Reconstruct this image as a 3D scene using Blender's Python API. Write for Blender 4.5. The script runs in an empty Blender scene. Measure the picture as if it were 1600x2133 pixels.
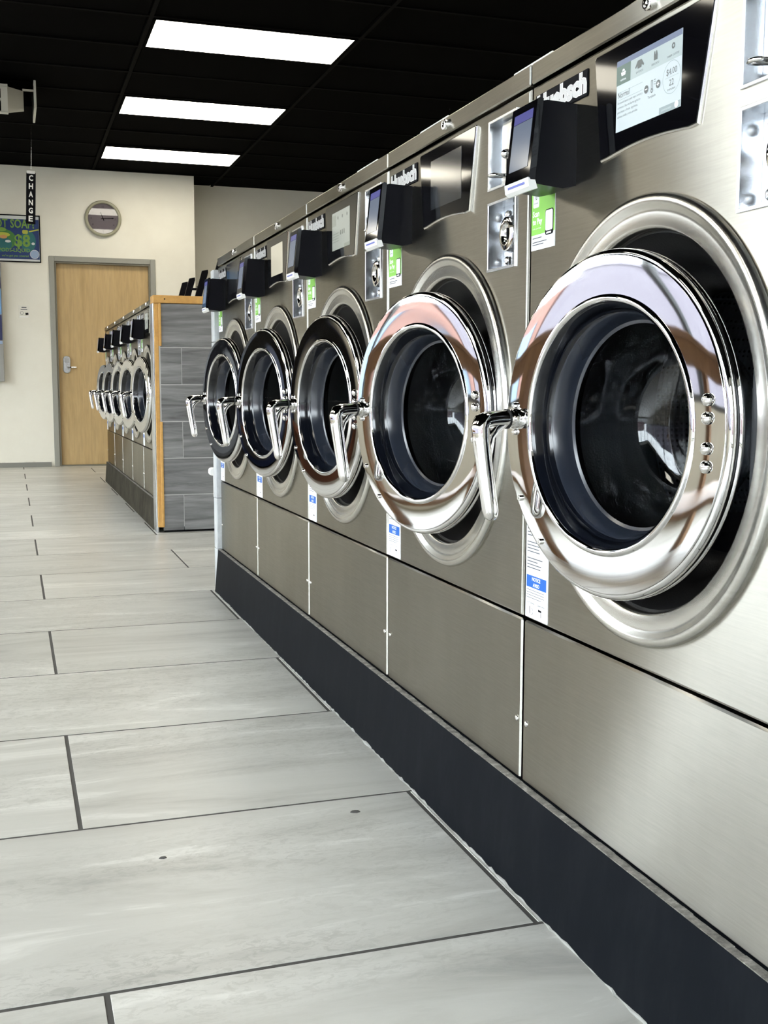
import bpy, bmesh, math, random
from mathutils import Vector, Matrix
random.seed(7)
PI = math.pi
R = math.radians

# ------------------------------------------------------------------ camera, sky, exposure
H = 0.7764
scene = bpy.context.scene
cam = bpy.data.cameras.new('camera')
camo = bpy.data.objects.new('camera', cam)
scene.collection.objects.link(camo)
cr = Vector((0.949107, -0.314949, 0.001833)); cd = Vector((-0.03339, -0.106406, -0.993762)); cf = Vector((0.313179, 0.943125, -0.111507))
M = Matrix((( cr.x, -cd.x, -cf.x), (cr.y, -cd.y, -cf.y), (cr.z, -cd.z, -cf.z))).to_4x4()
M.translation = Vector((0, 0, H))
camo.matrix_world = M
cam.sensor_fit = 'VERTICAL'; cam.sensor_height = 24.0
cam.lens = 2327.8 / 2133 * 24.0
cam.clip_start = 0.02; cam.clip_end = 200
scene.camera = camo

world = bpy.data.worlds.new('sky'); scene.world = world
world.use_nodes = True
bg = world.node_tree.nodes['Background']
bg.inputs[0].default_value = (0.90, 0.95, 1.0, 1)      # even overcast sky
bg.inputs[1].default_value = 14.5

vs = scene.view_settings
vs.view_transform = 'Standard'; vs.look = 'None'; vs.gamma = 1; vs.use_curve_mapping = False
vs.exposure = 0.5
try:
    scene.cycles.use_denoising = True
    scene.cycles.max_bounces = 10; scene.cycles.diffuse_bounces = 5; scene.cycles.glossy_bounces = 6
    scene.cycles.transparent_max_bounces = 24; scene.cycles.sample_clamp_indirect = 12.0
    scene.cycles.caustics_reflective = True
except Exception:
    pass

# ------------------------------------------------------------------ materials
MATS = {}
def nodes_of(m):
    nt = m.node_tree; return nt, nt.nodes, nt.links, nt.nodes['Principled BSDF']
def mat(name, col, rough=0.5, metal=0.0, spec=None, emit=None, estr=0.0, coat=0.0):
    if name in MATS: return MATS[name]
    m = bpy.data.materials.new(name); m.use_nodes = True
    nt, N, L, b = nodes_of(m)
    b.inputs['Base Color'].default_value = (*col, 1); b.inputs['Roughness'].default_value = rough; b.inputs['Metallic'].default_value = metal
    if spec is not None: b.inputs['Specular IOR Level'].default_value = spec
    if coat: b.inputs['Coat Weight'].default_value = coat; b.inputs['Coat Roughness'].default_value = 0.04
    if emit: b.inputs['Emission Color'].default_value = (*emit, 1); b.inputs['Emission Strength'].default_value = estr
    MATS[name] = m; return m
def noise(N, L, vec, scale, detail=4, rough=0.55, dist=0.0):
    n = N.new('ShaderNodeTexNoise'); n.inputs['Scale'].default_value = scale; n.inputs['Detail'].default_value = detail
    n.inputs['Roughness'].default_value = rough; n.inputs['Distortion'].default_value = dist
    if vec: L.new(vec, n.inputs['Vector'])
    return n.outputs['Fac']
def ramp(N, L, fac, stops):
    r = N.new('ShaderNodeValToRGB'); e = r.color_ramp.elements
    while len(e) < len(stops): e.new(0.5)
    for i, (p, c) in enumerate(stops):
        e[i].position = p; e[i].color = (*c, 1) if len(c) == 3 else c
    L.new(fac, r.inputs['Fac']); return r.outputs['Color']
def mapping(N, L, scale=(1, 1, 1), rot=(0, 0, 0), coord='Object'):
    t = N.new('ShaderNodeTexCoord'); mp = N.new('ShaderNodeMapping'); mp.inputs['Scale'].default_value = scale; mp.inputs['Rotation'].default_value = rot
    L.new(t.outputs[coord], mp.inputs['Vector']); return mp.outputs['Vector']
def rnd_vec(N, L, vec, amount=30):
    oi = N.new('ShaderNodeObjectInfo'); mu = N.new('ShaderNodeMath'); mu.operation = 'MULTIPLY'; mu.inputs[1].default_value = amount
    L.new(oi.outputs['Random'], mu.inputs[0]); a = N.new('ShaderNodeVectorMath'); a.operation = 'ADD'
    L.new(vec, a.inputs[0]); L.new(mu.outputs[0], a.inputs[1]); return a.outputs[0], oi.outputs['Random']
def bump(N, L, b, fac, strength, dist=0.002):
    bp = N.new('ShaderNodeBump'); bp.inputs['Strength'].default_value = strength; bp.inputs['Distance'].default_value = dist
    L.new(fac, bp.inputs['Height']); L.new(bp.outputs[0], b.inputs['Normal'])
def mul_col(N, L, a, b, fac=1.0, mode='MULTIPLY'):
    mx = N.new('ShaderNodeMix'); mx.data_type = 'RGBA'; mx.blend_type = mode; mx.inputs['Factor'].default_value = fac
    L.new(a, mx.inputs['A']); L.new(b, mx.inputs['B']); return mx.outputs['Result']

def steel(name, col, rough, aniso, streak=True):
    m = mat(name, col, rough, 1.0); nt, N, L, b = nodes_of(m)
    b.inputs['Anisotropic'].default_value = aniso; b.inputs['Anisotropic Rotation'].default_value = 0.25
    if aniso:
        t = N.new('ShaderNodeTangent'); t.direction_type = 'RADIAL'; t.axis = 'Z'; L.new(t.outputs[0], b.inputs['Tangent'])
    v = mapping(N, L, (9, 9, 240)); v2, _ = rnd_vec(N, L, v)
    f = noise(N, L, v2, 1.6, 5, 0.6)
    c = ramp(N, L, f, [(0.3, tuple(x * 0.93 for x in col)), (0.7, tuple(min(1, x * 1.06) for x in col))])
    v3 = mapping(N, L, (1.2, 1.2, 1.2)); f3 = noise(N, L, v3, 2.2, 5, 0.6)
    sm = ramp(N, L, f3, [(0.3, (0.93, 0.93, 0.92)), (0.7, (1, 1, 1))])
    L.new(mul_col(N, L, c, sm), b.inputs['Base Color'])
    mr = N.new('ShaderNodeMapRange'); mr.inputs['To Min'].default_value = rough - 0.008; mr.inputs['To Max'].default_value = rough + 0.008
    L.new(f, mr.inputs['Value']); L.new(mr.outputs[0], b.inputs['Roughness'])
    return m
def brushed(name, col, rough, aniso):
    m = bpy.data.materials.new(name); m.use_nodes = True; nt = m.node_tree; N, L = nt.nodes, nt.links; N.clear()
    o = N.new('ShaderNodeOutputMaterial'); g1 = N.new('ShaderNodeBsdfAnisotropic'); g1.distribution = 'BECKMANN'
    g1.inputs['Roughness'].default_value = rough; g1.inputs['Anisotropy'].default_value = aniso
    t = N.new('ShaderNodeTangent'); t.direction_type = 'RADIAL'; t.axis = 'Z'; L.new(t.outputs[0], g1.inputs['Tangent'])
    v2, _ = rnd_vec(N, L, mapping(N, L, (9, 9, 240))); f = noise(N, L, v2, 1.6, 5, 0.6)
    c = ramp(N, L, f, [(0.3, tuple(x * 0.94 for x in col)), (0.7, tuple(x * 1.05 for x in col))])
    f3 = noise(N, L, mapping(N, L, (2.5, 2.5, 0.8)), 2.2, 6, 0.6); sm = ramp(N, L, f3, [(0.3, (0.88, 0.88, 0.87)), (0.7, (1, 1, 1))])
    L.new(mul_col(N, L, c, sm), g1.inputs['Color']); L.new(g1.outputs[0], o.inputs[0]); MATS[name] = m; return m
STEEL = brushed('brushed_steel', (0.43, 0.418, 0.38), 0.28, 0.76)
STEEL_TRIM = steel('formed_steel', (0.60, 0.585, 0.555), 0.24, 0.0)
ZINC = mat('zinc_plate', (0.62, 0.64, 0.67), 0.24, 1.0)
CHROME = mat('chrome', (0.82, 0.81, 0.80), 0.035, 1.0)
m = CHROME; nt, N, L, b = nodes_of(m)
f = noise(N, L, mapping(N, L, (1, 1, 1)), 14, 3, 0.5)
mr = N.new('ShaderNodeMapRange'); mr.inputs['To Min'].default_value = 0.02; mr.inputs['To Max'].default_value = 0.06; L.new(f, mr.inputs['Value']); L.new(mr.outputs[0], b.inputs['Roughness'])
MIRROR = mat('mirror_steel', (0.64, 0.635, 0.63), 0.035, 1.0)
CHROME2 = mat('polished_steel', (0.74, 0.73, 0.71), 0.10, 1.0)
BLACKG = mat('black_glass', (0.002, 0.002, 0.003), 0.05, 0, 0.22)
BLACKP = mat('black_plastic', (0.003, 0.003, 0.005), 0.3, 0, 0.1)
RUBBER = mat('black_rubber', (0.008, 0.008, 0.009), 0.5, 0, 0.3)
m = RUBBER; nt, N, L, b = nodes_of(m); bump(N, L, b, noise(N, L, mapping(N, L), 420, 2), 0.35, 0.001)
DARKP = mat('dark_grey_plastic', (0.035, 0.037, 0.042), 0.4)
WINRIM = mat('gloss_black_rim', (0.004, 0.005, 0.008), 0.12, 0, 0.6)
GREYRIM = mat('grey_rubber_rim', (0.016, 0.020, 0.030), 0.22, 0, 0.7)
WHITEP = mat('white_plastic', (0.8, 0.8, 0.78), 0.4)
WHITEPAPER = mat('white_paper', (0.78, 0.81, 0.85), 0.6)
GREENPAPER = mat('green_print', (0.22, 0.55, 0.07), 0.5)
BLUEPRINT = mat('blue_print', (0.0, 0.10, 0.46), 0.5)
INK = mat('black_ink', (0.006, 0.006, 0.008), 0.6, 0, 0.06)
GREYINK = mat('grey_ink', (0.07, 0.08, 0.10), 0.5)
SILVER = mat('silver_letter', (0.55, 0.56, 0.58), 0.35, 0.6)
WHITEINK = mat('white_ink', (0.85, 0.85, 0.85), 0.5)

def drum_mat():
    m = mat('perforated_drum_steel', (0.30, 0.31, 0.33), 0.28, 1.0); nt, N, L, b = nodes_of(m)
    v = N.new('ShaderNodeTexCoord')
    vo = N.new('ShaderNodeTexVoronoi'); vo.inputs['Scale'].default_value = 118; vo.inputs['Randomness'].default_value = 0.12
    L.new(v.outputs['Object'], vo.inputs['Vector'])
    c = ramp(N, L, vo.outputs['Distance'], [(0.20, (0.01, 0.01, 0.012)), (0.32, (0.22, 0.23, 0.25))])
    L.new(c, b.inputs['Base Color']); bump(N, L, b, vo.outputs['Distance'], 0.6, 0.004); return m
DRUM = drum_mat()

def glass_mat(name, tint, ior=1.5):
    m = bpy.data.materials.new(name); m.use_nodes = True; nt = m.node_tree; N, L = nt.nodes, nt.links; N.clear()
    o = N.new('ShaderNodeOutputMaterial'); tr = N.new('ShaderNodeBsdfTransparent'); tr.inputs[0].default_value = (*tint, 1)
    gl = N.new('ShaderNodeBsdfGlossy'); gl.inputs['Roughness'].default_value = 0.02
    fr = N.new('ShaderNodeFresnel'); ge = N.new('ShaderNodeNewGeometry'); mi_ = N.new('ShaderNodeMix'); mi_.data_type = 'FLOAT'
    mi_.inputs['A'].default_value = ior; mi_.inputs['B'].default_value = 1 / ior; L.new(ge.outputs['Backfacing'], mi_.inputs['Factor']); L.new(mi_.outputs['Result'], fr.inputs['IOR'])
    mx = N.new('ShaderNodeMixShader'); L.new(fr.outputs[0], mx.inputs[0]); L.new(tr.outputs[0], mx.inputs[1]); L.new(gl.outputs[0], mx.inputs[2]); L.new(mx.outputs[0], o.inputs[0])
    MATS[name] = m; return m
GLASS = glass_mat('door_glass', (0.66, 0.68, 0.70), 1.5)
PANE = glass_mat('window_glass', (0.93, 0.95, 0.95))

def tile_mat():
    m = mat('stone_tile', (0.45, 0.44, 0.42), 0.36); nt, N, L, b = nodes_of(m)
    g = N.new('ShaderNodeNewGeometry'); v, rn = rnd_vec(N, L, g.outputs['Position'], 40)
    mp = N.new('ShaderNodeMapping'); mp.inputs['Scale'].default_value = (0.9, 4.2, 1); mp.inputs['Rotation'].default_value = (0, 0, R(9)); L.new(v, mp.inputs['Vector'])
    f = noise(N, L, mp.outputs[0], 1.5, 9, 0.62, 1.3)
    c = ramp(N, L, f, [(0.28, (0.37, 0.365, 0.35)), (0.40, (0.49, 0.485, 0.46)), (0.50, (0.555, 0.55, 0.525)), (0.58, (0.58, 0.575, 0.55)), (0.64, (0.70, 0.695, 0.67)), (0.72, (0.62, 0.615, 0.59))])
    mp2 = N.new('ShaderNodeMapping'); mp2.inputs['Scale'].default_value = (4, 8, 1); mp2.inputs['Rotation'].default_value = (0, 0, R(18)); L.new(v, mp2.inputs['Vector'])
    f2 = noise(N, L, mp2.outputs[0], 9, 10, 0.72, 1.0)
    c2 = ramp(N, L, f2, [(0.40, (0.80, 0.80, 0.79)), (0.47, (0.88, 0.88, 0.875)), (0.505, (1, 1, 1)), (0.60, (0.97, 0.97, 0.965))])
    fm = noise(N, L, mp.outputs[0], 0.9, 3, 0.5); msk = ramp(N, L, fm, [(0.42, (0, 0, 0)), (0.58, (1, 1, 1))])
    wh = N.new('ShaderNodeRGB'); wh.outputs[0].default_value = (0.94, 0.94, 0.935, 1)
    mm = N.new('ShaderNodeMix'); mm.data_type = 'RGBA'; L.new(msk, mm.inputs['Factor']); L.new(wh.outputs[0], mm.inputs['A']); L.new(c2, mm.inputs['B']); c2 = mm.outputs['Result']
    r3 = ramp(N, L, rn, [(0.0, (0.90, 0.90, 0.89)), (1.0, (1.0, 1.0, 0.99))])
    L.new(mul_col(N, L, mul_col(N, L, c, c2, 1.0), r3), b.inputs['Base Color'])
    mr = N.new('ShaderNodeMapRange'); mr.inputs['To Min'].default_value = 0.26; mr.inputs['To Max'].default_value = 0.42; L.new(f2, mr.inputs['Value']); L.new(mr.outputs[0], b.inputs['Roughness'])
    bump(N, L, b, f2, 0.12, 0.002); return m
TILE = tile_mat()
GROUT = mat('dark_grout', (0.055, 0.053, 0.05), 0.85)

def wall_mat():
    m = mat('cream_wall_paint', (0.74, 0.715, 0.63), 0.6); nt, N, L, b = nodes_of(m)
    g = N.new('ShaderNodeNewGeometry'); f = noise(N, L, g.outputs['Position'], 3.5, 6, 0.6)
    c = ramp(N, L, f, [(0.3, (0.70, 0.675, 0.595)), (0.7, (0.75, 0.73, 0.65))])
    sp = N.new('ShaderNodeSeparateXYZ'); L.new(g.outputs['Position'], sp.inputs[0])
    f2 = noise(N, L, g.outputs['Position'], 9, 5, 0.7)
    ad = N.new('ShaderNodeMath'); ad.operation = 'MULTIPLY_ADD'; ad.inputs[1].default_value = 0.14; L.new(f2, ad.inputs[0]); L.new(sp.outputs['Z'], ad.inputs[2])
    scuff = ramp(N, L, ad.outputs[0], [(0.07, (0.42, 0.41, 0.37)), (0.12, (1, 1, 1))])   # mop scuffs at the skirting
    L.new(mul_col(N, L, c, scuff), b.inputs['Base Color']); return m
WALL = wall_mat()
CEIL = mat('black_ceiling_paint', (0.0010, 0.0010, 0.0010), 0.95, 0, 0.03)
CEILGRID = mat('black_grid_metal', (0.0018, 0.0018, 0.0018), 0.8, 0, 0.05)

def wood_mat(name, ca, cb, scale=(14, 1, 0.9), rough=0.4, rot=(0, 0, 0)):
    m = mat(name, ca, rough); nt, N, L, b = nodes_of(m)
    v = mapping(N, L, scale, rot); v2, _ = rnd_vec(N, L, v, 20)
    f = noise(N, L, v2, 1.5, 7, 0.6, 0.8); f2 = noise(N, L, v2, 7, 5, 0.6, 0.3)
    c = ramp(N, L, f, [(0.3, ca), (0.7, cb)]); c2 = ramp(N, L, f2, [(0.35, (0.84, 0.84, 0.84)), (0.6, (1, 1, 1))])
    L.new(mul_col(N, L, c, c2, 0.8), b.inputs['Base Color']); return m
DOORWOOD = wood_mat('maple_door_veneer', (0.44, 0.30, 0.13), (0.52, 0.365, 0.175), (9, 9, 0.8), 0.45)
TRIMWOOD = wood_mat('orange_pine_trim', (0.50, 0.27, 0.07), (0.62, 0.36, 0.11), (6, 6, 6), 0.5)
BROWNWOOD = wood_mat('brown_table_wood', (0.20, 0.10, 0.045), (0.33, 0.18, 0.085), (3, 3, 3), 0.55)
GREYPLANK = wood_mat('grey_plank_tile', (0.085, 0.087, 0.090), (0.275, 0.28, 0.285), (1.3, 1.3, 16), 0.45)
PALEPLANK = wood_mat('pale_grey_tile_edge', (0.42, 0.44, 0.46), (0.56, 0.58, 0.6), (9, 9, 5), 0.45)
PLINTH = mat('charcoal_plinth_paint', (0.020, 0.022, 0.026), 0.5, 0, 0.03)
m = PLINTH; nt, N, L, b = nodes_of(m)
g = N.new('ShaderNodeNewGeometry'); mp = N.new('ShaderNodeMapping'); mp.inputs['Scale'].default_value = (4, 4, 1.2); L.new(g.outputs['Position'], mp.inputs[0])
f = noise(N, L, mp.outputs[0], 6, 8, 0.7)
L.new(ramp(N, L, f, [(0.45, (0.0055, 0.0066, 0.009)), (0.68, (0.009, 0.0103, 0.013)), (0.8, (0.035, 0.038, 0.042))]), b.inputs['Base Color'])
PLINTH2 = mat('mottled_brown_plinth', (0.10, 0.092, 0.075), 0.7, 0, 0.02)
m = PLINTH2; nt, N, L, b = nodes_of(m); g = N.new('ShaderNodeNewGeometry'); f = noise(N, L, g.outputs['Position'], 5, 8, 0.7)
L.new(ramp(N, L, f, [(0.3, (0.022, 0.020, 0.015)), (0.7, (0.065, 0.059, 0.046))]), b.inputs['Base Color'])
LEDGE = mat('dusty_ledge', (0.2, 0.19, 0.17), 0.9)
m = LEDGE; nt, N, L, b = nodes_of(m); g = N.new('ShaderNodeNewGeometry'); f = noise(N, L, g.outputs['Position'], 60, 6, 0.7)
L.new(ramp(N, L, f, [(0.3, (0.07, 0.065, 0.06)), (0.55, (0.2, 0.19, 0.17)), (0.75, (0.42, 0.4, 0.37))]), b.inputs['Base Color'])
CAULK = mat('white_caulk', (0.30, 0.30, 0.285), 0.8)

# ------------------------------------------------------------------ mesh building
COL = scene.collection
class MB:
    def __init__(s): s.v = []; s.f = []; s.m = []
    def add(s, verts, faces, mi=0):
        o = len(s.v); s.v += [tuple(v) for v in verts]; s.f += [tuple(i + o for i in f) for f in faces]; s.m += [mi] * len(faces)
    def box(s, x0, x1, y0, y1, z0, z1, c=0.0, mi=0):
        if c <= 0:
            v = [(x, y, z) for z in (z0, z1) for y in (y0, y1) for x in (x0, x1)]
            s.add(v, [(0, 2, 3, 1), (4, 5, 7, 6), (0, 1, 5, 4), (2, 6, 7, 3), (0, 4, 6, 2), (1, 3, 7, 5)], mi); return
        X = (x0, x1); Y = (y0, y1); Z = (z0, z1); idx = {}; v = []
        for i in (0, 1):
            for j in (0, 1):
                for k in (0, 1):
                    sx, sy, sz = (c, -c)[i], (c, -c)[j], (c, -c)[k]
                    idx[i, j, k, 0] = len(v); v.append((X[i], Y[j] + sy, Z[k] + sz))
                    idx[i, j, k, 1] = len(v); v.append((X[i] + sx, Y[j], Z[k] + sz))
                    idx[i, j, k, 2] = len(v); v.append((X[i] + sx, Y[j] + sy, Z[k]))
        F = []
        for i in (0, 1): F.append([idx[i, 0, 0, 0], idx[i, 1, 0, 0], idx[i, 1, 1, 0], idx[i, 0, 1, 0]][::(1 if i else -1)])
        for j in (0, 1): F.append([idx[0, j, 0, 1], idx[1, j, 0, 1], idx[1, j, 1, 1], idx[0, j, 1, 1]][::(-1 if j else 1)])
        for k in (0, 1): F.append([idx[0, 0, k, 2], idx[1, 0, k, 2], idx[1, 1, k, 2], idx[0, 1, k, 2]][::(1 if k else -1)])
        for j in (0, 1):
            for k in (0, 1): F.append([idx[0, j, k, 1], idx[1, j, k, 1], idx[1, j, k, 2], idx[0, j, k, 2]][::(1 if j == k else -1)])
        for i in (0, 1):
            for k in (0, 1): F.append([idx[i, 0, k, 0], idx[i, 1, k, 0], idx[i, 1, k, 2], idx[i, 0, k, 2]][::(-1 if i == k else 1)])
        for i in (0, 1):
            for j in (0, 1): F.append([idx[i, j, 0, 0], idx[i, j, 1, 0], idx[i, j, 1, 1], idx[i, j, 0, 1]][::(1 if i == j else -1)])
        for a, q in idx.items():
            pass
        for i in (0, 1):
            for j in (0, 1):
                for k in (0, 1): F.append([idx[i, j, k, 0], idx[i, j, k, 1], idx[i, j, k, 2]][::(1 if (i + j + k) % 2 else -1)])
        s.add(v, F, mi)
    def lathe(s, prof, cx=0, cy=0, cz=0, n=48, mi=0, axis='Y', a0=0, a1=2 * PI):
        # prof: list of (r, t); axis Y: t along +y
        full = abs(a1 - a0 - 2 * PI) < 1e-6
        k = n if full else n + 1; v = []; F = []
        for r, t in prof:
            for i in range(k):
                a = a0 + (a1 - a0) * i / n; ca, sa = r * math.cos(a), r * math.sin(a)
                if axis == 'Y': v.append((cx + ca, cy + t, cz + sa))
                elif axis == 'Z': v.append((cx + ca, cy + sa, cz + t))
                else: v.append((cx + t, cy + ca, cz + sa))
        for p in range(len(prof) - 1):
            for i in range(n):
                j = (i + 1) % k; F.append((p * k + i, p * k + j, (p + 1) * k + j, (p + 1) * k + i))
        s.add(v, F, mi)
    def tube(s, pts, rad, n=10, mi=0, flat=1.0, up=Vector((1, 0, 0))):
        # pts: list of Vector; rad: list or float; caps rounded
        pts = [Vector(p) for p in pts]; k = len(pts)
        if not isinstance(rad, (list, tuple)): rad = [rad] * k
        v = []; F = []
        for i, p in enumerate(pts):
            d = (pts[min(i + 1, k - 1)] - pts[max(i - 1, 0)]).normalized()
            a = up - d * up.dot(d)
            if a.length < 1e-4: a = Vector((0, 0, 1)) - d * d.z
            a.normalize(); b2 = d.cross(a)
            for q in range(n):
                t = 2 * PI * q / n; v.append(p + a * math.cos(t) * rad[i] * flat + b2 * math.sin(t) * rad[i])
        for i in range(k - 1):
            for q in range(n): F.append((i * n + q, i * n + (q + 1) % n, (i + 1) * n + (q + 1) % n, (i + 1) * n + q))
        F.append(tuple(range(n))[::-1]); F.append(tuple((k - 1) * n + q for q in range(n)))
        s.add(v, F, mi)
    def dome(s, cx, cy, cz, r, h, n=16, mi=0, ex=0.0):
        pr = [(r, ex)] + [(r * math.cos(a), -h * math.sin(a)) for a in (0, .35, .7, 1.05, 1.35)] + [(0.0005, -h)]
        s.lathe(pr, cx, cy, cz, n, mi)
    def poly(s, pts, y, mi=0):            # flat polygon in the u-z plane
        s.add([(p[0], y, p[1]) for p in pts], [tuple(range(len(pts)))], mi)
    def prism(s, pts, y0, y1, mi=0, c=0.0):   # polygon in the u-z plane, front y0, back y1, chamfer c at the front
        n = len(pts)
        if c:
            cx = sum(p[0] for p in pts) / n; cz = sum(p[1] for p in pts) / n; inn = []
            for i, p in enumerate(pts):
                a = Vector(pts[i - 1]); b2 = Vector(p); d = Vector(pts[(i + 1) % n]); n1 = (b2 - a).normalized(); n2 = (d - b2).normalized()
                n1 = Vector((-n1.y, n1.x)); n2 = Vector((-n2.y, n2.x)); nn = (n1 + n2); nn = nn / max(0.5, nn.length_squared / 2) if nn.length > 1e-6 else n1
                if nn.dot(Vector((cx, cz)) - b2) < 0: nn = -nn
                inn.append((p[0] + nn.x * c, p[1] + nn.y * c))
            v = [(p[0], y0, p[1]) for p in inn] + [(p[0], y0 + c, p[1]) for p in pts] + [(p[0], y1, p[1]) for p in pts]
            F = [tuple(range(n))] + [(i, (i + 1) % n, n + (i + 1) % n, n + i) for i in range(n)] + [(n + i, n + (i + 1) % n, 2 * n + (i + 1) % n, 2 * n + i) for i in range(n)] + [tuple(range(2 * n, 3 * n))[::-1]]
        else:
            v = [(p[0], y0, p[1]) for p in pts] + [(p[0], y1, p[1]) for p in pts]
            F = [tuple(range(n))] + [(i, (i + 1) % n, n + (i + 1) % n, n + i) for i in range(n)] + [tuple(range(n, 2 * n))[::-1]]
        s.add(v, F, mi)
    def text(s, body, x, z, h, y=0.0, mi=0, width=None, bold=0.0, align='CENTER', shear=0.0):
        vv, ff = text_geo(body, bold, shear)
        xs = [p[0] for p in vv]; w = (max(xs) - min(xs)) or 1; sx = h if width is None else width / w
        ox = {'CENTER': -(max(xs) + min(xs)) / 2, 'LEFT': -min(xs), 'RIGHT': -max(xs)}[align]
        s.add([(x + (p[0] + ox) * sx, y, z + p[1] * h) for p in vv], ff, mi)
    def mesh(s, name, mats, off=(0, 0, 0), angle=35, recalc=True):
        me = bpy.data.meshes.new(name)
        me.from_pydata([(a + off[0], b2 + off[1], c + off[2]) for a, b2, c in s.v], [], s.f)
        for mm in (mats if isinstance(mats, (list, tuple)) else [mats]): me.materials.append(mm)
        me.polygons.foreach_set('material_index', s.m)
        if recalc:
            bm = bmesh.new(); bm.from_mesh(me); bmesh.ops.recalc_face_normals(bm, faces=bm.faces); bm.to_mesh(me); bm.free()
        if angle:
            me.shade_smooth(); me.set_sharp_from_angle(angle=R(angle))
        me.update(); return me
    def build(s, name, mats, parent=None, off=(0, 0, 0), angle=35, recalc=True):
        return obj(name, s.mesh(name, mats, off, angle, recalc), parent)

_T = {}
def text_geo(body, bold=0.0, shear=0.0):
    k = (body, bold, shear)
    if k in _T: return _T[k]
    cu = bpy.data.curves.new('t', 'FONT'); cu.body = body; cu.offset = bold; cu.shear = shear; cu.resolution_u = 2
    o = bpy.data.objects.new('t', cu); COL.objects.link(o)
    dg = bpy.context.evaluated_depsgraph_get(); me = bpy.data.meshes.new_from_object(o.evaluated_get(dg))
    vv = [(v.co.x / 0.72, v.co.y / 0.72) for v in me.vertices]; ff = [tuple(p.vertices) for p in me.polygons]
    bpy.data.objects.remove(o); bpy.data.curves.remove(cu); bpy.data.meshes.remove(me)
    _T[k] = (vv, ff); return _T[k]

def obj(name, me, parent=None, loc=(0, 0, 0), rot=(0, 0, 0)):
    o = bpy.data.objects.new(name, me); COL.objects.link(o); o.parent = parent; o.location = loc; o.rotation_euler = rot; return o
def empty(name, loc=(0, 0, 0), rz=0):
    o = bpy.data.objects.new(name, None); COL.objects.link(o); o.location = loc; o.rotation_euler = (0, 0, rz); o.empty_display_size = 0.1; return o
def tag(o, label=None, cat=None, group=None, kind=None):
    if label: o['label'] = label
    if cat: o['category'] = cat
    if group: o['group'] = group
    if kind: o['kind'] = kind
    return o
def sbox(name, x0, x1, y0, y1, z0, z1, m, parent=None, c=0.0, kind='structure'):
    b = MB(); b.box(x0, x1, y0, y1, z0, z1, c); o = b.build(name, m, parent)
    if parent is None: o['kind'] = kind
    return o
def rrect(x0, x1, z0, z1, r, n=4):
    pts = []
    for cx, cz, a in ((x1 - r, z0 + r, -PI / 2), (x1 - r, z1 - r, 0), (x0 + r, z1 - r, PI / 2), (x0 + r, z0 + r, PI)):
        for i in range(n + 1):
            t = a + PI / 2 * i / n; pts.append((cx + r * math.cos(t), cz + r * math.sin(t)))
    return pts
def circ(cx, cz, r, n=24, sx=1.0):
    return [(cx + r * sx * math.cos(2 * PI * i / n), cz + r * math.sin(2 * PI * i / n)) for i in range(n)]

# ------------------------------------------------------------------ room shell
XL, XR, YB, YB2, YF, ZC = -4.4, 4.6, 11.27, 11.80, -3.0, 2.824
floor = sbox('floor', XL - .2, XR + .2, YF - .2, YB2 + .2, -0.12, -0.0008, GROUT)
TP, TL, TX, TY = 0.5633, 1.2216, 0.0909, 1.402
g = 0.0040
tcache = {}
def tile_mesh(w, d):
    k = (round(w, 3), round(d, 3))
    if k not in tcache:
        b = MB(); b.box(-w / 2, w / 2, -d / 2, d / 2, -0.012, 0.0, 0.0005); tcache[k] = b.mesh('tile', TILE, angle=0)
    return tcache[k]
for k in range(-8, 19):
    y0 = TY + k * TP; y1 = y0 + TP
    if y0 > YB2: continue
    y0c, y1c = max(y0, YF), min(y1, YB2)
    if y1c - y0c < 0.03: continue
    xs0 = TX if k % 2 else TX + TL / 2
    i0 = math.floor((XL - xs0) / TL)
    for i in range(i0, i0 + 10):
        x0 = xs0 + i * TL; x1 = x0 + TL; x0c, x1c = max(x0, XL), min(x1, XR)
        if x1c - x0c < 0.03: continue
        w, d = x1c - x0c - 2 * g, y1c - y0c - 2 * g
        obj('tile', tile_mesh(w, d), floor, ((x0c + x1c) / 2, (y0c + y1c) / 2, 0))

ceiling = sbox('ceiling', XL - .2, XR + .2, YF - .2, YB2 + .2, ZC + 0.03, ZC + 0.15, CEIL)
b = MB(); b.box(-.594, .594, -.294, .294, 0.0, 0.012, 0.004); ct = b.mesh('ceiling_tile', CEIL)
LIGHTS = [(1.425, y) for y in (1.6, 3.36, 5.12, 6.87, 8.63, 10.38)] + [(-2.25, y) for y in (1.6, 3.36, 5.12, 6.87, 8.63, 10.38)]
PX, PY = 1.225, 0.585
def near_light(x, y): return any(abs(x - a) < 0.7 and abs(y - c) < 0.35 for a, c in LIGHTS)
nx0, ny0 = 1.425 - 4 * PX, 6.87 - 16 * PY
for i in range(8):
    for j in range(26):
        x, y = nx0 + i * PX, ny0 + j * PY
        if x < XL + .3 or x > XR - .3 or y < YF + .3 or y > YB2 - .2 or near_light(x, y): continue
        if i % 2 == 1 and x < -3 or y < 0 and x > 2: continue
        obj('ceiling_tile', ct, ceiling, (x + random.uniform(-.002, .002), y, ZC + random.uniform(0.004, 0.012)))
b = MB()
for i in range(9):
    x = nx0 + (i - .5) * PX; b.box(x - .012, x + .012, YF, YB2, ZC - .001, ZC + .03)
for j in range(27):
    y = ny0 + (j - .5) * PY; b.box(XL, XR, y - .012, y + .012, ZC - .0005, ZC + .029)
b.build('grid', CEILGRID, ceiling)

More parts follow.
